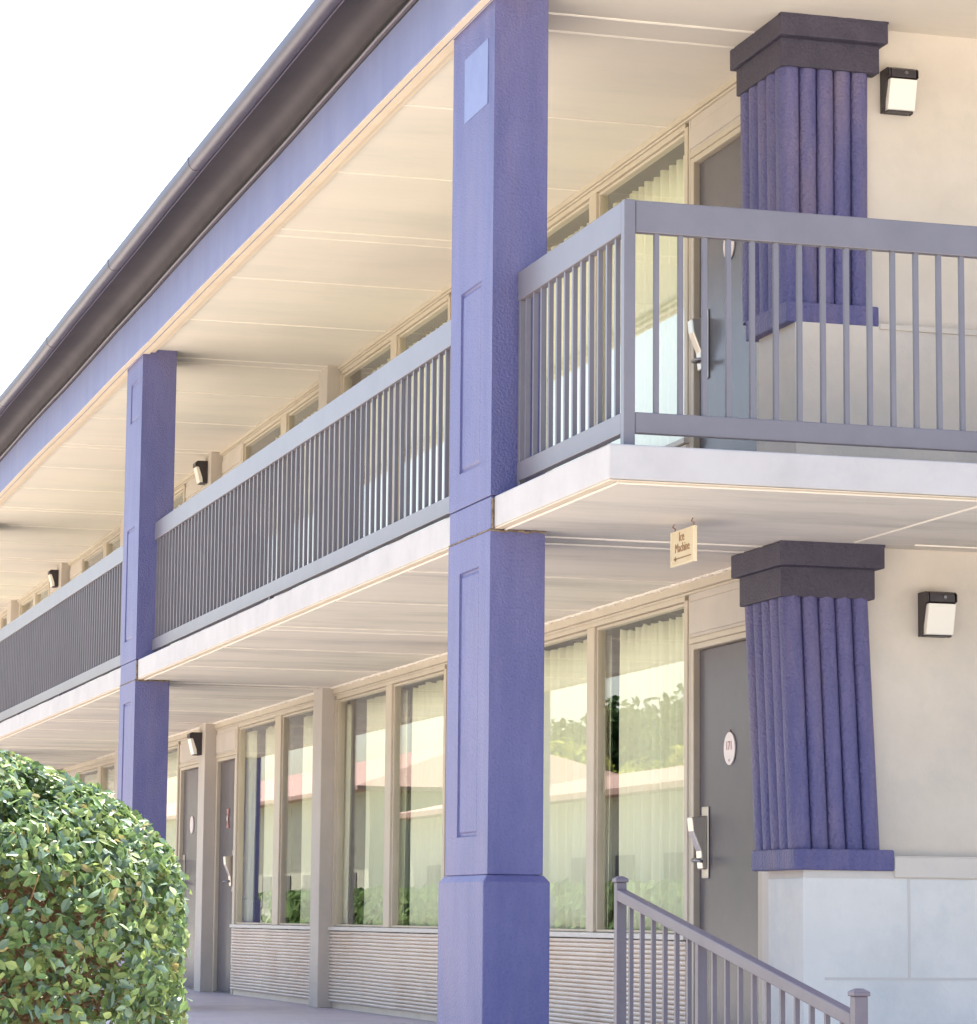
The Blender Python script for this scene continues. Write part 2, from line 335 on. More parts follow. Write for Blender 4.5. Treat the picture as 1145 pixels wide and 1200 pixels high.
o = cv.build('cove', M['cove'], fas)
bm = bmesh.new(); bm.from_mesh(o.data)
for e in bm.edges: e.smooth = not (len(e.link_faces)==2 and e.calc_face_angle(0) > 1.0)
for f in bm.faces: f.smooth = True
bm.to_mesh(o.data); bm.free()
gu = MB(); gc = (-.402, 5.262); gp = [(gc[0]+.048*math.cos(a), gc[1]+.048*math.sin(a)) for a in [math.radians(x) for x in range(-10,-200,-18)]]
gp += [(gc[0]-.050,gc[1]+.03),(gc[0]-.04,gc[1]+.036),(gc[0]+.045,gc[1]+.036)]
def wobg(t): return (.008*noise.noise((t*.25,12,0)), .012*noise.noise((t*.28,15,0))+.003*noise.noise((t*1.7,5,3)))
gu.prism(gp,'u',-1.95,UE,140,wobg); gut = gu.build('gutter', M['gutter'], fas)
for p in gut.data.polygons: p.use_smooth = True
gl = MB(); gl.prism([(-.352,5.228),(-.356,5.222),(-.362,5.222),(-.362,5.228)],'u',-1.95,UE,140,wobg); gl.build('gutter_lip', M['moulding'], fas)
for u in (5.2, 8.3, 11.4, 14.5, 17.6):      # joints between gutter lengths
    bk = MB(); wv_ = wobg(u); bk.prism([(p+wv_[0]+(p-gc[0])*.05, q+wv_[1]+(q-gc[1])*.05) for p,q in gp],'u',u,u+.045); bk.build('gutter_joint', M['gutter'], fas)
rf = MB(); rf.prism([(-.42,5.312),(4.4,6.81),(9.6,5.312),(9.35,5.26),(0,5.425)],'u',-2.2,UE+.4); rf.build('roof', M['motelroof'], motel)
re = MB(); re.box(-1.98,-1.905,-.03,9.2,fz0,5.255); re.build('end_fascia', M['fascia'], motel)

# --- end wall, piers and pilasters
ew = MB()
for (zb, zt, lowtop, uw) in ((0, Z0, .972, -.09),):
    ew.box(-.09,.34,1.45,9,0,.975)
    ew.box(.075,.50,1.490,9,.975,Z0+.004)
ewall = ew.build('end_wall', M['wall'], motel, bevel=.006)
lw = MB(); lw.box(-.094,.336,1.446,9,0,.872); lw.build('block_wall', M['block'], ewall, bevel=.006)
jt = MB()
for v in (1.955, 2.98, 4.0): jt.prism([(-.0965,v),(-.0965,v+.012),(-.09,v+.012),(-.09,v)],'z',.425,.87)
for v in (2.45, 3.5): jt.prism([(-.0965,v),(-.0965,v+.012),(-.09,v+.012),(-.09,v)],'z',0,.418)
jt.box(-.0970,-.09,1.55,8,.417,.429); jt.build('mortar_joint', M['sill'], ewall)
st = MB(); st.box(-.103,.04,1.889,9,.876,.968); st.build('band_course', M['wall'], ewall, bevel=.004)
eu = MB(); eu.box(-.06,.41,1.435,9,Z1-.003,3.432); eu.box(.045,.50,1.475,9,3.432,ZC+.004)
euw = eu.build('end_wall', M['wall'], motel, bevel=.006)
sb = MB(); sb.box(-.07,-.0,1.853,9,3.402,3.428); sb.build('band_course', M['wall'], euw, bevel=.003)
def reeds(u0,u1,v0,v1, n_u=5, n_v=5, r=.030, seg=10):
    """plan outline of a reeded shaft: convex ribs on the u0 (camera) and v0 (courtyard) faces"""
    pts = []
    wv = (v1-v0)/n_v; wu = (u1-u0)/n_u
    for k in range(n_u-1,-1,-1):          # v0 face from far u to near
        for j in range(seg+1):
            a = math.pi*j/seg; c = u0+wu*(k+.5)
            pts.append((c+math.cos(a)*wu*.485, v0+.022-math.sin(a)*r if 0<j<seg else v0+.050))
    for k in range(n_v):
        for j in range(seg+1):
            a = math.pi*j/seg; c = v0+wv*(k+.5)
            pts.append((u0+.022-math.sin(a)*r if 0<j<seg else u0+.050, c-math.cos(a)*wv*.485))
    pts += [(u0+.12, v1), (u1, v0+.12)]
    return pts
def pilaster(zb0,zb1,zs1,zc0,zc1,zt, band, bot, top, c2, c1):
    def shift(P, q): return P
    a = reeds(*bot); b = reeds(*top)
    m = MB(); ns = 14; rings = []
    for j in range(ns+1):
        t = j/ns; rings.append([(p[0]*(1-t)+q[0]*t+.0012*noise.noise((i*.9,t*9,zb0)), p[1]*(1-t)+q[1]*t+.0012*noise.noise((i*.7,t*8,3+zb0)), zb1-.004+(zc0+.01-zb1)*t) for i,(p,q) in enumerate(zip(a,b))])
    m.loft(rings); o = m.build('pilaster', M['pilaster'], motel, smooth=False)
    bm = bmesh.new(); bm.from_mesh(o.data)
    for f in bm.faces: f.smooth = abs(f.normal.z) < .5
    for e in bm.edges: e.smooth = not (len(e.link_faces)==2 and e.calc_face_angle(0) > .6)
    bm.to_mesh(o.data); bm.free()
    x = MB(); x.box(band[0],band[1],band[2],band[3],zb0,zb1); x.build('pilaster_base', M['pilaster'], o, bevel=.008)
    x = MB(); x.box(c2[0],c2[1],c2[2],c2[3],zc0,zc1+.002); x.build('pilaster_necking', M['cap'], o, bevel=.006)
    x = MB(); x.box(c1[0],c1[1],c1[2],c1[3],zc1,zt); x.build('pilaster_cap', M['cap'], o, bevel=.006)
    # ragged caulk at the top of the cap
    x = MB(); t = c1[2]
    while t < c1[3]:
        l = random.uniform(.015,.06); x.box(c1[0]-random.uniform(.001,.005),c1[0]+.03,t,min(t+l,c1[3]),zt-random.uniform(.004,.012),zt+.003); t += l
    x.build('paint_edge', M['cap'], o)
    return o
pilaster(.905,1.0,0,2.148,2.287,Z0-.001, (-.108,.432,1.400,1.888), (-.040,.480,1.432,1.852), (.012,.548,1.408,1.822), (.004,.545,1.386,1.850), (-.048,.597,1.363,1.878))
pilaster(3.412,3.510,0,4.632,4.765,ZC-.001, (-.062,.474,1.392,1.852), (-.012,.552,1.402,1.823), (-.012,.565,1.396,1.831), (-.034,.560,1.380,1.876), (-.085,.590,1.358,1.900))

# --- room front: door / window bays
def siding(u0,u1,z0,z1,parent):
    prof = []; n = 21; h = (z1-z0)/n
    for k in range(n):
        b = z0+k*h
        prof += [(W+.006,b),(W-.012,b+h*.24),(W-.017,b+h*.55),(W-.014,b+h*.88),(W-.001,b+h*.94)]
    prof += [(W+.006,z1),(W+.05,z1),(W+.05,z0)]
    m = MB(); m.prism(prof,'u',u0,u1,8,lambda t:(.003*noise.noise((t*1.3,z0,0)),.003*noise.noise((t*1.1,z0,7))))
    return m.build('siding_panel', M['siding'], parent)
def window(u0,u1,m0,m1,zf,head,rev=False):
    """u0..u1 clear opening, m0..m1 mullion"""
    zs = zf+.605
    f = MB(); t = .05
    f.box(u0-t,u0,W-.006,W+.07,zs,head); f.box(u1,u1+t,W-.006,W+.07,zs,head); f.box(m0,m1,W-.004,W+.07,zs,head-.002)
    f.box(u0,u1,W-.002,W+.07,head-.0005,head+.028)
    for a,b in ((u0,m0),(m1,u1)):     # inner beads
        for q in ((a,a+.016),(b-.016,b)): f.box(q[0],q[1],W+.012,W+.06,zs+.002,head-.002)
        f.box(a+.016,b-.016,W+.014,W+.06,head-.02,head-.003); f.box(a+.016,b-.016,W+.014,W+.06,zs+.0015,zs+.016)
    w = f.build('window', M['frame'], motel, bevel=.003, seg=1)
    for a,b in ((u0,m0),(m1,u1)):
        p = MB(); p.box(a+.002,b-.002,W+.030,W+.036,zs+.002,head-.002); p.build('pane', M['glass'], w)
    s = MB(); s.box(u0-t-.01,u1+t+.01,W-.03,W+.08,zs-.030,zs-.001); s.build('sill', M['sill'], w, bevel=.004)
    sd = siding(u0-t,u1+t,zf+.045,zs-.034,motel)
    b = MB(); b.box(u0-t,u1+t,W+.012,W+.07,zf+.001,zf+.044); b.build('base_strip', M['cream'], sd)
    return w
def door(u0,u1,zf,hand_high,number=None,ornament=False,plate=True):
    """leaf u0..u1; hand_high: handle on the far (high u) edge"""
    WD = W+.036
    l = MB(); l.box(u0,u1,WD,WD+.045,zf+.012,zf+2.04); d = l.build('door', M['door'], motel, bevel=.003, seg=1)
    f = MB(); t = .055
    f.box(u0-t-.03,u0-.004,W+.004,WD+.05,zf,zf+2.075); f.box(u1+.004,u1+t,W+.004,WD+.05,zf,zf+2.075); f.box(u0-.0035,u1+.0035,W+.004,WD+.05,zf+2.045,zf+2.075)
    f.box(u0-t-.03,u1+t,W-.004,W+.03,zf+2.076,zf+2.105)
    f.build('door_frame', M['frame'], d, bevel=.003, seg=1)
    th = MB(); th.box(u0-.003,u1+.003,WD-.03,WD+.05,zf+.0005,zf+.012); th.build('threshold', M['metaldark'], d)
    uh = u1-.10 if hand_high else u0+.10; sgn = 1 if hand_high else -1
    h = MB(); pl = []
    h.box(uh-.045,uh+.045,WD-.010,WD-.001,zf+.885,zf+1.245)
    hp = h.build('handle', M['metal'], d, bevel=.008)
    h2 = MB(); e = sgn
    # reader housing: wedge that leans out towards the top, with slot head
    h2.prism([(WD-.010,zf+.93),(WD-.035,zf+.93),(WD-.044,zf+1.02),(WD-.085,zf+1.12),(WD-.092,zf+1.19),(WD-.010,zf+1.20)],'u',uh-.036,uh+.036)
    h2.build('lock_case', M['metal'], d, bevel=.006)
    h3 = MB(); h3.tube([(uh,WD-.03,zf+.975),(uh,WD-.075,zf+.975)],.011,n=10); h3.tube([(uh+sgn*.005,WD-.072,zf+.975),(uh-sgn*.06,WD-.075,zf+.973),(uh-sgn*.115,WD-.066,zf+.968)],.0095,.008,n=10)
    h3.build('lever', M['metaldark'], d, smooth=True)
    if plate:
        uc = (u0+u1)/2 + (.0 if hand_high else 0); zc = zf+1.52
        P = MB(); P.prism([(uc+.078*math.cos(a), zc+.082*math.sin(a)) for a in [k*2*math.pi/32 for k in range(32)]],'v',WD-.008,WD-.0005)
        pp = P.build('number_plate', M['plate'], d, bevel=.002)
        if number:
            T = MB(); text_faces(T, number, .062, uc, WD-.0092, zc+.012, .0015)
            T.prism([(uc+.006*math.cos(k*math.pi/4), zc-.058+.006*math.sin(k*math.pi/4)) for k in range(8)],'v',WD-.0096,WD-.0082)
            T.prism([(uc+.004*math.cos(k*math.pi/4), zc+.088+.006*math.sin(k*math.pi/4)) for k in range(8)],'v',WD-.006,WD-.0005)
            T.build('number', M['ink'], d)
    if ornament:
        uc = (u0+u1)/2; zc = zf+1.53
        P = MB(); P.prism([(uc-.05,zc-.085),(uc+.05,zc-.085),(uc+.012,zc),(uc+.05,zc+.085),(uc-.05,zc+.085),(uc-.012,zc)],'v',WD-.008,WD-.0005)
        P.build('door_ornament', M['ink'], d)
        P = MB(); P.prism([(uc+.02*math.cos(a), zc+.026*math.sin(a)) for a in [k*2*math.pi/12 for k in range(12)]],'v',WD-.013,WD-.008); P.build('ornament_boss', M['plate'], d)
    # panel above the door
    hd = 2.305 if zf < 1 else 2.245
    pn = MB(); pn.box(u0-t-.028,u1+t-.002,W+.004,W+.06,zf+2.107,zf+hd+.045)
    pn.box(u0-t-.010,u1+t-.02,W-.006,W+.02,zf+2.125,zf+hd-.012); pn.build('overdoor_panel', M['post'], d, bevel=.003, seg=1)
    return d
bays = [ # (door u0,u1, handle at far edge, window u0, mullion, u1)
    ((.80,1.695), True, (1.815,3.31,3.44,4.93)),
    ((5.36,6.30), True, (6.50,7.90,8.065,9.59)),
    ((13.46,14.24), False, (10.02,11.55,11.77,13.32)),
    ((15.10,16.04), True, (16.19,17.35,17.55,18.85)),
    ((22.82,23.62), False, (19.40,20.9,21.12,22.68)),
    ((24.36,25.32), True, (25.48,26.7,26.9,28.2)),
    ((32.1,32.95), False, (28.75,30.2,30.4,31.9)),
    ((33.7,34.6), True, (34.85,36.0,36.2,37.5))]
for bi, (dr, far, (a,m0,m1,b)) in enumerate(bays):
    for zf in (0, Z1):
        head = 2.305 if zf == 0 else 4.80
        window(a,b,m0,m1,zf,head)
        door(dr[0],dr[1],zf,far, {0:('171','271'),1:('170','270'),3:('168','268')}.get(bi,(None,None))[0 if zf==0 else 1] if bi in (0,) else None,
             ornament=(bi==2 and zf==0), plate=not (bi==2 and zf==0))
# header beams along the top of the rooms, posts between bays, wall behind
hb = MB(); hb.box(.50,UE,1.552,1.66,2.347,Z0+.003); hb.box(.50,UE,1.560,1.66,2.331,2.346); hb.build('header_beam', M['frame'], motel, bevel=.004, seg=1)
hb = MB(); hb.box(.50,UE,1.545,1.66,4.843,ZC+.003); hb.box(.50,UE,1.556,1.66,4.829,4.842); hb.build('header_beam', M['frame'], motel, bevel=.004, seg=1)
for u in (5.07, 9.64, 14.30, 18.98, 23.70, 28.38, 33.0):
    for zf, zt in ((0, Z0+.002), (Z1, ZC+.002)):
        p = MB(); w = .29 if u < 18 else .37
        p.box(u,u+w,1.467,W+.06,zf,zt); p.build('post', M['post'], motel, bevel=.004, seg=1)
rw = MB()   # room side walls, back wall, floors (dark rooms behind the curtains)
for zf, zt in ((.002, Z0+.001), (Z1+.002, ZC-.001)):
    rw.box(.5,UE,5.4,5.5,zf,zt)
    for u in (4.98, 9.70, 14.3, 19.1, 23.85, 28.5, 33.1): rw.box(u,u+.1,1.70,5.4,zf,zt)
rw.build('room_wall', M['interior'], motel)
fl = MB(); fl.box(.5,UE,1.70,5.4,.001,.006); fl.box(.5,UE,1.70,5.4,Z1+.001,Z1+.006); fl.box(.5,UE,1.70,5.4,Z0-.012,Z0-.004); fl.box(.5,UE,1.70,5.4,ZC-.012,ZC-.004); fl.build('room_floor', M['interior'], motel)
fw = MB()   # infill wall strips beside doors
for zf, zt in ((0, 2.33), (Z1, 4.828)):
    fw.box(.50,.74,W+.002,W+.2,zf,zt)
    for a,b in ((1.752,1.764),(4.985,5.065),(5.365-.09-.2,5.27),(6.34,6.445),(13.375,13.34),(9.935,9.965),(14.585,15.01),(18.905,18.975),(19.352,19.345),(22.74,22.71),(24.075,24.27),(25.38,25.42),(28.26,28.375),(31.96,32.01),(33.38,33.61),(34.66,34.795),(37.56,42)):
        if b-a > .01: fw.box(a,b,W+.003,W+.2,zf,zt)
fw.build('front_wall', M['wall'], motel)
xw = MB(); xw.box(UE-.2,UE,1.57,9,0,ZC); xw.box(.5,UE,8.9,9,0,ZC); xw.build('rear_wall', M['wall'], motel)

# ---------------------------------------------------------------- curtains
def curtain(u0,u1,zf,label,full_h=True,seed=0):
    rr = random.Random(seed*13+int(u0*100)); top = zf+(2.262 if zf < 1 else 2.175); bot = zf+.56; n = max(10,int((u1-u0)/.014)); nz = 9
    ph = rr.uniform(0,6); k = rr.uniform(38,50); mb = MB(); vc = W+.100
    lean = rr.uniform(-.03,.03)
    for j in range(nz+1):
        t = j/nz; z = top+(bot-top)*t
        for i in range(n+1):
            s = i/n; u = u0+(u1-u0)*s
            wv = math.sin(k*u+ph+1.6*noise.noise((u*2.3,seed,0)))*.022*(.55+.5*t)+.018*noise.noise((u*5,seed*3,t*.6))+.010*math.sin(k*2.1*u+2)*(1-t)
            ins = (.05*(1-t)**3*(1 if s>.5 else -1)*abs(2*s-1)**4)
            zz = z+(.016*noise.noise((u*6,seed,3))+.005*math.sin(k*u) if j==0 else 0)
            mb.v.append(B(u-ins*.5+lean*t*s, vc+wv, zz))
    for j in range(nz):
        for i in range(n):
            a = j*(n+1)+i; mb.f.append((a,a+1,a+n+2,a+n+1))
    o = mb.build('curtain', M['cloth'], None, smooth=True, loc=B((u0+u1)/2,vc,zf))
    md = o.modifiers.new('thick','SOLIDIFY'); md.thickness = .003
    tag(o, label, 'curtain', 'pale curtains behind the room windows'); return o
lowC = [(1.70,3.13,'wide cream curtain in the ground floor pane next to the grey door numbered 171'),
        (3.27,4.98,'cream curtain in the ground floor pane seen just right of the front blue column'),
        (6.40,7.68,'cream curtain in the ground floor pane just left of the front blue column'),
        (7.84,9.06,'ground floor cream curtain with a tall dark gap between it and the tan post'),
        (9.46,9.66,'narrow cream curtain edge squeezed between the tan post and a dark gap, ground floor'),
        (9.98,11.10,'yellowish ground floor curtain just left of the tan post above ribbed siding'),
        (11.62,12.62,'ground floor curtain with a rounded top corner in the pane beside the dark door'),
        (12.98,13.38,'thin curtain strip at the pane edge touching the dark ground floor door'),
        (16.02,17.40,'yellow ground floor curtain in the sliver between second blue column and far dark door'),
        (17.45,18.9,'ground floor curtain hidden behind the second blue column'),
        (19.35,20.9,'shaded ground floor curtain beyond the second blue column, above the hedge'),
        (21.1,22.7,'farthest shaded ground floor curtain left of the second blue column')]
upC = [(1.76,3.34,'bright cream upstairs curtain behind the corner balcony post, next to the upper grey door'),
       (3.40,4.98,'upstairs cream curtain just right of the front blue column, behind the short balcony rail'),
       (6.36,7.92,'upstairs curtain top seen over the long railing just left of the front blue column'),
       (8.05,9.20,'upstairs curtain top next to the upper tan post, right of the post'),
       (9.99,11.35,'upstairs curtain top just left of the upper tan post'),
       (11.68,12.45,'short upstairs curtain top beside a dark uncovered part of the pane'),
       (16.05,17.4,'upstairs curtain top peeking out right of the second blue column'),
       (17.5,18.9,'upstairs curtain hidden behind the second blue column'),
       (19.35,20.95,'upstairs curtain top just left of the second blue column over the far railing'),
       (21.1,21.9,'upstairs curtain top right of the far wall lamp over the far railing'),
       (25.4,26.8,'upstairs curtain top just left of the far wall lamp'),
       (26.85,28.25,'upstairs curtain top beside the farthest visible post')]
for i,(a,b,l) in enumerate(lowC): curtain(a,b,0,l,seed=i)
for i,(a,b,l) in enumerate(upC): curtain(a,b,Z1,l,seed=i+20)

# ---------------------------------------------------------------- railings of the upper gallery
ZT0, ZT1, ZB0, ZB1 = 3.434, 3.566, 2.612, 2.697
VR0, VR1 = .118, .158
bal_src = MB(); bal_src.box(-.010,.010,-.010,.010,0,ZT0-ZB1+.006)
def railing(name, label, pieces, loc):
    r = thing(name, label, 'railing', loc, 'railings of the upper gallery')
    return r
def balusters(r, pts, m=None):
    first = None
    for (u,v) in pts:
        if first is None:
            b = MB(); b.box(u-.010,u+.010,v-.010,v+.010,ZB1-.003,ZT0+.003); first = b.build('baluster', M['rail'], r); o0 = WL[r.name].copy(); uv0 = (u,v)
        else: copy_part(first, r, o0 + B(u-uv0[0], v-uv0[1], 0))
def rail_u(u0,u1,label,feet):
    r = thing('gallery_railing', label, 'railing', B(u0,VR0,Z1), 'railings of the upper gallery')
    t = MB(); t.box(u0,u1,VR0,VR1,ZT0,ZT1); t.build('top_rail', M['rail'], r, bevel=.004)
    t = MB(); t.box(u0,u1,VR0,VR1,ZB0,ZB1); t.build('bottom_rail', M['rail'], r, bevel=.004)
    n = int(round((u1-u0)/.124)); st = (u1-u0)/n
    balusters(r, [(u0+st*(k+.5), VR0+.02) for k in range(n)])
    for q in feet:
        f = MB(); f.box(q-.015,q+.015,VR0+.006,VR1-.006,Z1,ZB0+.002); f.build('foot', M['rail'], r)
    return r
rail_u(D_+.002, SP-.002, 'long lavender grey upstairs railing between the front blue column and the second one', (.9, 5.3))
rail_u(SP+D_+.002, 20.098, 'distant upstairs railing running left from the second blue column, above the hedge', (14.2, 17.0))
r = thing('balcony_railing', 'corner balcony railing with a square post, wrapping right in front of the upper grey door', 'railing', B(-1.508,VR0,Z1), 'railings of the upper gallery')
t = MB(); t.box(-1.463,-.002,VR0,VR1,ZT0,ZT1); t.build('top_rail', M['rail'], r, bevel=.004)
t = MB(); t.box(-1.508,-1.468,VR0+.0475,7.5,ZT0,ZT1); t.build('top_rail', M['rail'], r, bevel=.004)
t = MB(); t.box(-1.463,-.002,VR0,VR1,ZB0,ZB1); t.build('bottom_rail', M['rail'], r, bevel=.004)
t = MB(); t.box(-1.508,-1.468,VR0+.0475,7.5,ZB0,ZB1); t.build('bottom_rail', M['rail'], r, bevel=.004)
t = MB(); t.box(-1.512,-1.465,VR0-.002,VR0+.046,Z1-.001,ZT1+.001); t.build('post', M['rail'], r, bevel=.004)
t = MB(); t.box(-.035,-.003,VR0+.003,VR1-.003,Z1,ZT0); t.build('post', M['rail'], r, bevel=.003)
balusters(r, [(-1.463+.1145*(k+1)-.01, VR0+.02) for k in range(12)] + [(-1.488, VR0+.0475+.094+.1035*k) for k in range(70)])

# ---------------------------------------------------------------- ramp handrail
hr = thing('ramp_handrail', 'mauve metal handrail sloping down beside the ramp to a capped end post, lower right', 'handrail', B(-1.63,.067,0))
def zr(u): return .772+(.392-.772)*(u+1.70)/(-3.89+1.70)
def zg(u): return (GZ)*( -1.634-u)/(4.1-1.634) if u < -1.634 else 0
for (u, w, zt) in ((-1.63,.040,.820),(-3.985,.044,.446)):
    p = MB(); p.box(u-w/2,u+w/2,.068-w/2,.068+w/2,zg(u)-.01,zt); po = p.build('post', M['rail2'], hr, bevel=.003)
    c = MB(); h = w/2+.006
    c.loft([[(u-h,.068-h,zt),(u+h,.068-h,zt),(u+h,.068+h,zt),(u-h,.068+h,zt)],[(u-h,.068-h,zt+.014),(u+h,.068-h,zt+.014),(u+h,.068+h,zt+.014),(u-h,.068+h,zt+.014)],
            [(u-h*.4,.068-h*.4,zt+.024),(u+h*.4,.068-h*.4,zt+.024),(u+h*.4,.068+h*.4,zt+.024),(u-h*.4,.068+h*.4,zt+.024)]])
    c.build('post_cap', M['rail2'], po, bevel=.003)
p = MB(); p.box(-2.56,-2.525,.050,.086,zg(-2.54)-.01,zr(-2.54)-.03); p.build('post', M['rail2'], hr, bevel=.003)
def slope(u0,u1,dz0,dz1,w): 
    m = MB(); m.hexa([(u0,.068-w,zr(u0)+dz0),(u1,.068-w,zr(u1)+dz0),(u1,.068+w,zr(u1)+dz0),(u0,.068+w,zr(u0)+dz0),(u0,.068-w,zr(u0)+dz1),(u1,.068-w,zr(u1)+dz1),(u1,.068+w,zr(u1)+dz1),(u0,.068+w,zr(u0)+dz1)]); return m
slope(-1.651,-3.962,-.032,.012,.021).build('top_rail', M['rail2'], hr, bevel=.004)
slope(-1.651,-3.962,-.70,-.665,.016).build('bottom_rail', M['rail2'], hr, bevel=.003)
b = None
for k in range(1,18):
    u = -1.63-.1308*k
    if abs(u+2.54) < .04: continue
    if b is None:
        m = MB(); m.hexa([(u-.008,.060,zr(u)-.67),(u+.008,.060,zr(u)-.67),(u+.008,.076,zr(u)-.67),(u-.008,.076,zr(u)-.67),(u-.008,.060,zr(u)-.029),(u+.008,.060,zr(u)-.029),(u+.008,.076,zr(u)-.029),(u-.008,.076,zr(u)-.029)])
        b = m.build('baluster', M['rail2'], hr); u0 = u; o0 = WL[hr.name].copy()
    else: copy_part(b, hr, o0+B(u-u0,0,zr(u)-zr(u0)))

# ---------------------------------------------------------------- wall lamps
def lamp(u,v,z0,facing,label):
    """facing 'u' = on the end wall, looking at the camera; 'v' = on the room fronts, looking at the courtyard. (u,v) = centre of the back"""
    w, h = .150, .205
    L = thing('wall_lamp', label, 'wall lamp', B(u,v,z0+h/2), 'black wedge wall lamps')
    def T(a,d,z):    # a across, d outwards
        d *= 1.3; return (u-d, v+a, z0+z) if facing=='u' else (u-a, v-d, z0+z)
    def pris(mb, prof, a0, a1):
        mb.loft([[T(a0,d,z) for d,z in prof],[T(a1,d,z) for d,z in prof]])
    m = MB(); pris(m, [(0,0),(.034,0),(.038,.05),(.062,.140),(.070,.155),(.086,.156),(.086,.192),(.070,h),(0,h)], -w/2, -w/2+.008)
    pris(m, [(0,0),(.034,0),(.038,.05),(.062,.140),(.070,.155),(.086,.156),(.086,.192),(.070,h),(0,h)], w/2-.004, w/2)
    pris(m, [(0,0),(.012,0),(.012,h-.01),(0,h-.01)], -w/2+.012, w/2-.012)
    pris(m, [(.013,.150),(.086,.156),(.086,.192),(.070,h),(.013,h)], -w/2+.012, w/2-.012)
    pris(m, [(.013,-.0),(.052,.0),(.052,.006),(.013,.006)], -w/2+.012, w/2-.012)
    m.build('housing', M['lampblack'], L, bevel=.003)
    m = MB(); pris(m, [(.014,.007),(.056,.007),(.062,.035),(.084,.149),(.014,.149)], -w/2+.0085, w/2-.0045); m.build('lens', M['lens'], L, bevel=.004)
    m = MB(); m.loft([[T(.012+.010*math.cos(a),.0862,.178+.010*math.sin(a)) for a in [k*math.pi/6 for k in range(12)]],[T(.012+.007*math.cos(a),.091,.178+.007*math.sin(a)) for a in [k*math.pi/6 for k in range(12)]]])
    m.build('sensor', M['metaldark'], L)
    return L
lamp(.074,2.168,1.990,'u','black wedge lamp with white lens on the ground floor end wall beside the fluted pilaster')
lamp(.044,1.985,4.460,'u','black wedge lamp with white lens on the upstairs end wall beside the pilaster capital')
lamp(14.51,1.4665,2.115,'v','small dark wall lamp high on the ground floor post between the two far doors')
lamp(14.51,1.4665,4.600,'v','small dark wall lamp upstairs, just right of the second blue column')
lamp(23.98,1.4665,4.600,'v','tiny dark wall lamp upstairs, left of the second blue column')

# ---------------------------------------------------------------- hanging sign
sg = thing('hanging_sign', 'small cream ice machine sign hanging from the ground floor soffit on two hooks', 'sign', B(-.53,.72,Z0))
u0,u1,v0 = -.675,-.395,.72
m = MB(); m.box(u0,u1,v0-.005,v0+.005,2.215,2.363); m.build('sign_board', M['signboard'], sg, bevel=.002)
m = MB()
m.box(u0,u1,v0-.009,v0+.009,2.207,2.2155); m.box(u0-.008,u0-.0005,v0-.009,v0+.009,2.207,2.363); m.box(u1+.0005,u1+.008,v0-.009,v0+.009,2.207,2.363); m.build('sign_rim', M['signedge'], sg, bevel=.002)
T = MB(); text_faces(T,'Ice',.060,-.525,v0-.0065,2.330); text_faces(T,'Machine',.056,-.535,v0-.0065,2.283)
T.box(-.645,-.44,v0-.0065,v0-.0055,2.236,2.242); T.prism([(-.425,2.239),(-.452,2.252),(-.452,2.226)],'v',v0-.0065,v0-.0055)
T.build('lettering', M['brownink'], sg)
for u in (-.655,-.415):
    m = MB(); m.tube([(u,v0,Z0+.001),(u+.004,v0-.006,Z0-.012),(u-.004,v0+.004,Z0-.022),(u+.003,v0,2.355)],.0035,n=6)
    m.build('hook', M['chain'], sg)

# ---------------------------------------------------------------- hedge bush
def leaf_cloud(centers, normals, L, Wd, tints, jitter=.9):
    """pointed oval leaves with a folded midrib; arrays in Blender space"""
    n = len(centers); d = rng.normal(size=(n,3)); nn = normals + jitter*rng.normal(size=(n,3))*.55
    nn /= np.linalg.norm(nn,axis=1)[:,None]
    t = np.cross(nn, d); t /= np.linalg.norm(t,axis=1)[:,None]; t[:,2] += .25; t -= nn*np.sum(t*nn,1)[:,None]; t /= np.linalg.norm(t,axis=1)[:,None]
    b = np.cross(nn, t)
    l = L*rng.uniform(.5,1.3,n)[:,None]; w = Wd*rng.uniform(.75,1.2,n)[:,None]
    prof = [(-.5,0,0),(-.18,.42,.10),(.15,.42,.12),(.5,0,-.06),(.15,-.42,.12),(-.18,-.42,.10),(-.15,0,0),(.18,0,.0)]
    V = np.stack([centers + t*l*a + b*w*q + nn*w*h for a,q,h in prof],1).reshape(-1,3)
    Fq = np.array([(0,1,6,6),(1,2,7,6),(2,3,7,7),(0,6,5,5),(6,7,4,5),(7,3,4,4)])
    faces = []
    base = np.arange(n)*8
    for q in Fq:
        idx = [q[0],q[1],q[2]] if q[2]==q[3] else list(q)
        faces.append((np.stack([base+k for k in idx],1)))
    F = []
    for a in faces: F += a.tolist()
    return V, F, np.repeat(tints,8,axis=0)
def foliage(name, V, F, T, parent, loc, m='leaf_matte'):
    me = bpy.data.meshes.new(name); me.from_pydata((V-np.array(loc)).tolist(), [], F)
    at = me.attributes.new('tint','FLOAT_COLOR','POINT'); at.data.foreach_set('color', np.concatenate([T,np.ones((len(T),1))],1).astype(np.float32).ravel())
    me.materials.append(M[m]); o = bpy.data.objects.new(name, me); C.objects.link(o); WL[o.name] = Vector(loc); o.parent = parent
    for p in me.polygons: p.use_smooth = False
    return o
bc = np.array([-7.5, -3.365, GZ]); zc_ = 1.060; hw = .625
bush = thing('hedge_bush', 'dense rounded green bush with small glossy leaves and bare brown twigs, lower left corner', 'bush', B(*bc))
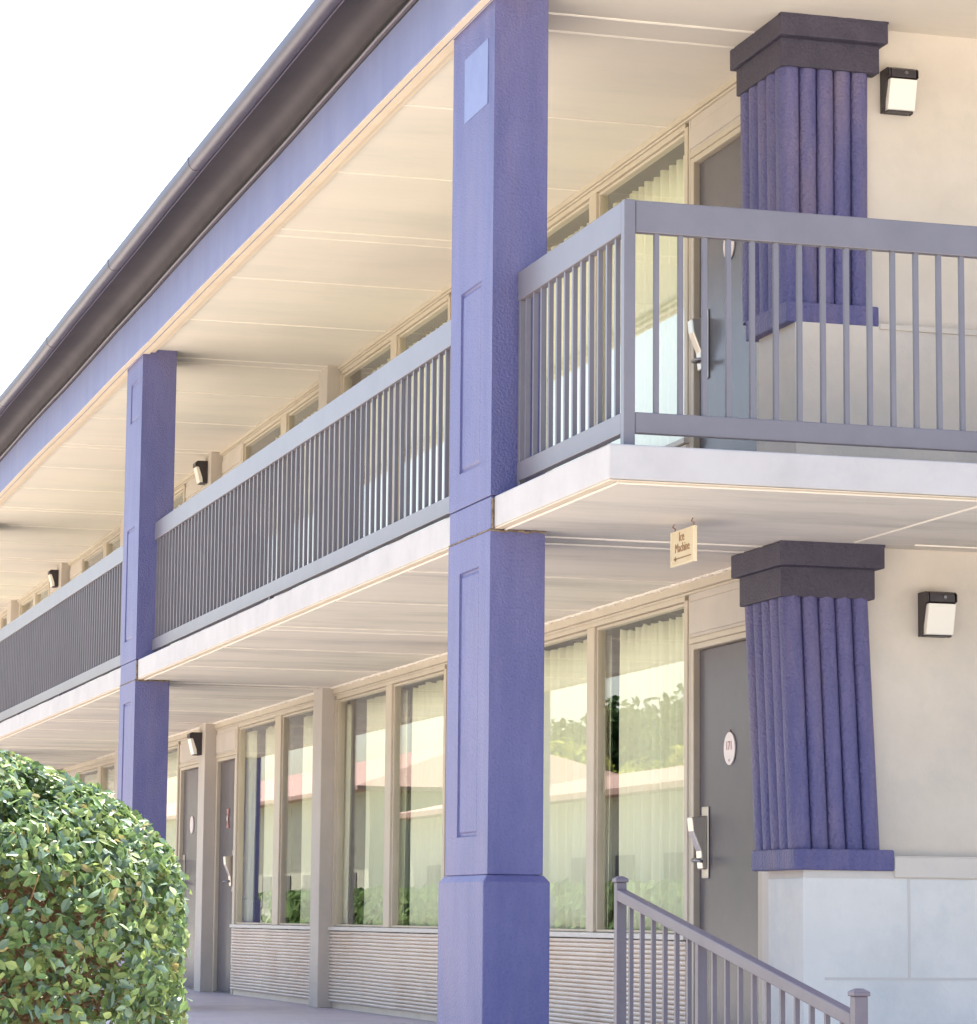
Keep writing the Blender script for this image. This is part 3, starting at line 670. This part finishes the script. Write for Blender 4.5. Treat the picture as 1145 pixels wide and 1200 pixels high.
def shell(d, f=1.0):
    """clipped bush: domed top over near-vertical sides; d unit vectors (u,v,z)"""
    pl = np.hypot(d[:,0], d[:,1])/hw; upz = d[:,2] > 0
    r = np.where(upz, (pl**2.05+(np.abs(d[:,2])/.315)**2.05)**(-1/2.05), (pl**3.2+(np.abs(d[:,2])/1.05)**3.2)**(-1/3.2))
    return d*(r*f)[:,None] + np.array([bc[0], bc[1], bc[2]+zc_])
N_ = 100000
az = rng.uniform(0, 2*np.pi, N_); zz = rng.uniform(-.97, .30, N_); tt = rng.random(N_)
# even spread over dome and sides: pick target points, then project onto the shell
side = tt < .62
dv = np.stack([np.cos(az)*hw, np.sin(az)*hw, zz], 1)
rad = np.sqrt(rng.random(N_))*hw
dv[~side] = np.stack([np.cos(az)*rad, np.sin(az)*rad, np.full(N_, .315)*np.sqrt(np.clip(1-(rad/hw)**2, 0, 1))+.01], 1)[~side]
dv /= np.linalg.norm(dv,axis=1)[:,None]
P1 = shell(dv)
lump = np.array([noise.noise((q[0]*4.2,q[1]*4.2,q[2]*4.2)) for q in P1]); fine = np.array([noise.noise((q[0]*13,q[1]*13,q[2]*13+5)) for q in P1])
depth = rng.random(N_)**1.5*.17
P = shell(dv, 1.0+.030*lump+.012*fine-depth); stray = rng.random(N_) < .012; P[stray] = shell(dv, 1.0+.022*rng.random(N_))[stray]
low = np.clip((.60-(P[:,2]-bc[2])/1.38)/.25,0,1)          # thinner towards the lower half
keep = (fine > -.32) & (rng.random(N_) > .72*low*(fine<.16))
P, dv, depth, fine2 = P[keep], dv[keep], depth[keep], fine[keep]
nrm = dv*np.array([1,1,1.9])[None,:]; nrm /= np.linalg.norm(nrm,axis=1)[:,None]; dv = nrm
nb = len(P); r1 = rng.random(nb)
tint = np.empty((nb,3))
ca, cb_, cc_, cd = np.array([.145,.225,.085]), np.array([.25,.32,.115]), np.array([.16,.235,.17]), np.array([.30,.26,.11])
for i in range(nb):
    x = r1[i]; c = ca if x < .40 else cb_ if x < .70 else cc_ if x < .965 else cd
    tint[i] = c*rng.uniform(.6,1.4)
Pb = np.stack([P[:,0],-P[:,1],P[:,2]],1); Nb = np.stack([dv[:,0],-dv[:,1],dv[:,2]+.35],1)
V,F,T = leaf_cloud(Pb, Nb, .0245, .0140, tint, 1.6)
foliage('foliage', V, F, T, bush, B(*bc), 'leaf')
tw = MB(); random.seed(11)
for k in range(900):
    a = random.uniform(0,2*math.pi); z = random.uniform(-.75,.28); d = np.array([[math.cos(a)*hw, math.sin(a)*hw, z]]); d /= np.linalg.norm(d)
    p1 = shell(d, np.array([random.uniform(.86,.985)]))[0]; d0 = d+rng.normal(size=(1,3))*.30; d0 /= np.linalg.norm(d0); p0 = shell(d0, np.array([.55]))[0]
    mid = (p0+p1)/2+rng.normal(size=3)*.03; mid2 = p0*.25+p1*.75+rng.normal(size=3)*.022
    tw.tube([p0,mid,mid2,p1], random.uniform(.0028,.0055), .0013, n=5)
for k in range(9):
    a = k*.7; tw.tube([(bc[0]+.1*math.cos(a),bc[1]+.1*math.sin(a),GZ-.02),(bc[0]+.2*math.cos(a),bc[1]+.2*math.sin(a),.0),(bc[0]+.34*math.cos(a),bc[1]+.34*math.sin(a),.45)],.02,.009,n=7)
tw.build('twigs', M['twig'], bush)

# ---------------------------------------------------------------- across the lot (seen mirrored in the windows)
def low_building(u0,u1,v0,v1,h,ridge,label):
    b = thing('low_building', label, 'building', B((u0+u1)/2,(v0+v1)/2,GZ))
    m = MB(); m.box(u0,u1,v0,v1,GZ-.2,h); m.build('wall', M['tanwall'], b)
    m = MB(); o = .7; vm = (v0+v1)/2
    m.loft([[(u0-o,v0-o,h-.05),(u1+o,v0-o,h-.05),(u1+o,v1+o,h-.05),(u0-o,v1+o,h-.05)],[(u0-o,v0-o,h+.12),(u1+o,v0-o,h+.12),(u1+o,v1+o,h+.12),(u0-o,v1+o,h+.12)],
            [(u0+4,vm-.1,ridge),(u1-4,vm-.1,ridge),(u1-4,vm+.1,ridge),(u0+4,vm+.1,ridge)]]); m.build('roof', M['rooftile'], b)
    m = MB(); x = u0+2
    while x < u1-2: m.box(x,x+1.6,v1+.0,v1+.05,1.0,2.4); x += 4
    m.build('windows', M['interior'], b)
low_building(40,90,-30,-20,4.05,5.35,'long low tan building with a pinkish hipped roof across the parking lot')
low_building(104,170,-34,-22,5.6,8.0,'taller tan building with a shingled hipped roof at the far end of the lot')
def tree_mesh(seed, h, col):
    rr = np.random.default_rng(seed); n = 5200
    d = rr.normal(size=(n,3)); d /= np.linalg.norm(d,axis=1)[:,None]
    cl = rr.normal(size=(26,3)); cl /= np.linalg.norm(cl,axis=1)[:,None]; cl *= rr.uniform(.45,1,26)[:,None]
    ci = rr.integers(0,26,n); R = h*.34
    Pp = (cl[ci]*np.array([1,1,.85]) + d*rr.random(n)[:,None]**.4*.36)*R; Pp[:,2] += h*.62
    t = col*rr.uniform(.6,1.5,n)[:,None]
    return leaf_cloud(Pp, d, .42, .24, t)
protos = [tree_mesh(1,7.2,np.array([.30,.32,.06])), tree_mesh(2,6.6,np.array([.34,.33,.07])), tree_mesh(3,9.5,np.array([.045,.085,.03]))]
kinds = ['yellowish green leafy tree', 'pale yellow green bushy tree', 'tall dark green tree']
meshes = {}
spots = [(84,-33.5,0),(91,-33,1),(98,-33.8,0),(105,-33,1),(112,-33.5,0),(119,-33,1),(126,-37,0),(112,-46,2),(119,-47,2),(126,-46,2),(133,-47,2),(140,-46,2),(147,-46,2),(154,-46,2),(161,-46,2),(106,-46,2)]
where = ['behind the low pink roofed building, first from its near end','behind the low pink roofed building, second from its near end','behind the low pink roofed building, third from its near end','behind the low pink roofed building, fourth from its near end','behind the low pink roofed building, fifth from its near end','at the far corner of the low pink roofed building','standing in the gap between the two low buildings']
for i,(u,v,k) in enumerate(spots):
    lab = f'{kinds[k]} {where[i]}' if i < 7 else 'tall dark green tree in the back row beyond the parking lot'
    t = thing('leafy_tree', lab, 'tree', B(u,v,GZ), 'trees across the lot')
    if k not in meshes:
        V,F,T = protos[k]; o = foliage('crown', V, F, T, t, (0,0,0)); meshes[k] = [o]
        tr = MB(); h = (7.2,6.6,9.5)[k]; tr.tube([(0,0,-.1),(.1,.05,h*.25),(0,.1,h*.5),(.1,0,h*.75)],.22,.06,n=8)
        for q in range(6): tr.tube([(0,.05,h*.35),(math.cos(q)*h*.12,math.sin(q)*h*.12,h*.5),(math.cos(q)*h*.22,math.sin(q)*h*.22,h*.66)],.09,.03,n=6)
        tr_o = tr.build('trunk', M['bark'], None, loc=Vector((0,0,0))); tr_o.parent = t; meshes[k].append(tr_o)
    else:
        for s_ in meshes[k]:
            c = s_.copy(); C.objects.link(c); c.parent = t
    t.rotation_euler.z = i*1.3; sc = (1.2,1.2,1.38)[k]+.2*((i*37)%10)/10; t.scale = (sc,sc,sc)

rr = np.random.default_rng(5)
t = thing('hedge_row', 'long dark clipped hedge in front of the low pink roofed building', 'hedge', B(66,-18.6,GZ))
n = 14000; Pp = np.stack([rr.uniform(40,104,n), 18.6+rr.normal(size=n)*.5, rr.uniform(GZ,1.55,n)],1); d = np.tile(np.array([[0,-1,.5]]),(n,1))
V,F,T = leaf_cloud(Pp, d, .45, .28, np.array([.09,.14,.05])*rr.uniform(.6,1.5,n)[:,None]); foliage('foliage', V, F, T, t, tuple(B(66,-18.6,GZ)))

# ---------------------------------------------------------------- light, sky, camera
sun_dir = Vector((.45, -.20, .87)).normalized()      # towards the sun (Blender axes): behind the building
w = bpy.data.worlds.new('World'); S.world = w; w.use_nodes = True
N, L = w.node_tree.nodes, w.node_tree.links
sky = N.new('ShaderNodeTexSky'); sky.sky_type = 'NISHITA'; sky.sun_disc = False
sky.sun_elevation = math.asin(sun_dir.z); sky.sun_rotation = math.atan2(sun_dir.x, sun_dir.y)
sky.air_density = 1.0; sky.dust_density = 3.0; sky.ozone_density = 1.0
bg = N['Background']; L.new(sky.outputs[0], bg.inputs['Color']); bg.inputs['Strength'].default_value = .12
sl_ = bpy.data.lights.new('sun','SUN'); sl_.energy = 5; sl_.angle = math.radians(.5); sl_.color = (1,.95,.87)
so = bpy.data.objects.new('sun', sl_); C.objects.link(so); so.rotation_euler = (-sun_dir).to_track_quat('-Z','Y').to_euler()

cam = bpy.data.cameras.new('camera'); co = bpy.data.objects.new('camera', cam); C.objects.link(co); S.camera = co
yaw, pitch, roll, fpx = .2802, .1313, .0091, 3600.4
cp, sp_ = math.cos(pitch), math.sin(pitch)
fwd = B(cp*math.cos(yaw), cp*math.sin(yaw), sp_); right = B(-math.sin(yaw), math.cos(yaw), 0); up = right.cross(fwd)
R_ = right*math.cos(roll)+up*math.sin(roll); U_ = -right*math.sin(roll)+up*math.cos(roll)
mw = Matrix((R_, U_, -fwd)).transposed().to_4x4(); mw.translation = B(-13.0361,-3.761,.6796); co.matrix_world = mw
cam.sensor_fit = 'HORIZONTAL'; cam.sensor_width = 36; cam.lens = 36*fpx/1145; cam.clip_start = .1; cam.clip_end = 2000
S.view_settings.view_transform = 'Standard'; S.view_settings.look = 'None'; S.view_settings.gamma = 1; S.view_settings.exposure = 1.83
S.cycles.max_bounces = 10; S.cycles.diffuse_bounces = 6; S.cycles.transparent_max_bounces = 16
S.render.resolution_x = 977; S.render.resolution_y = 1024
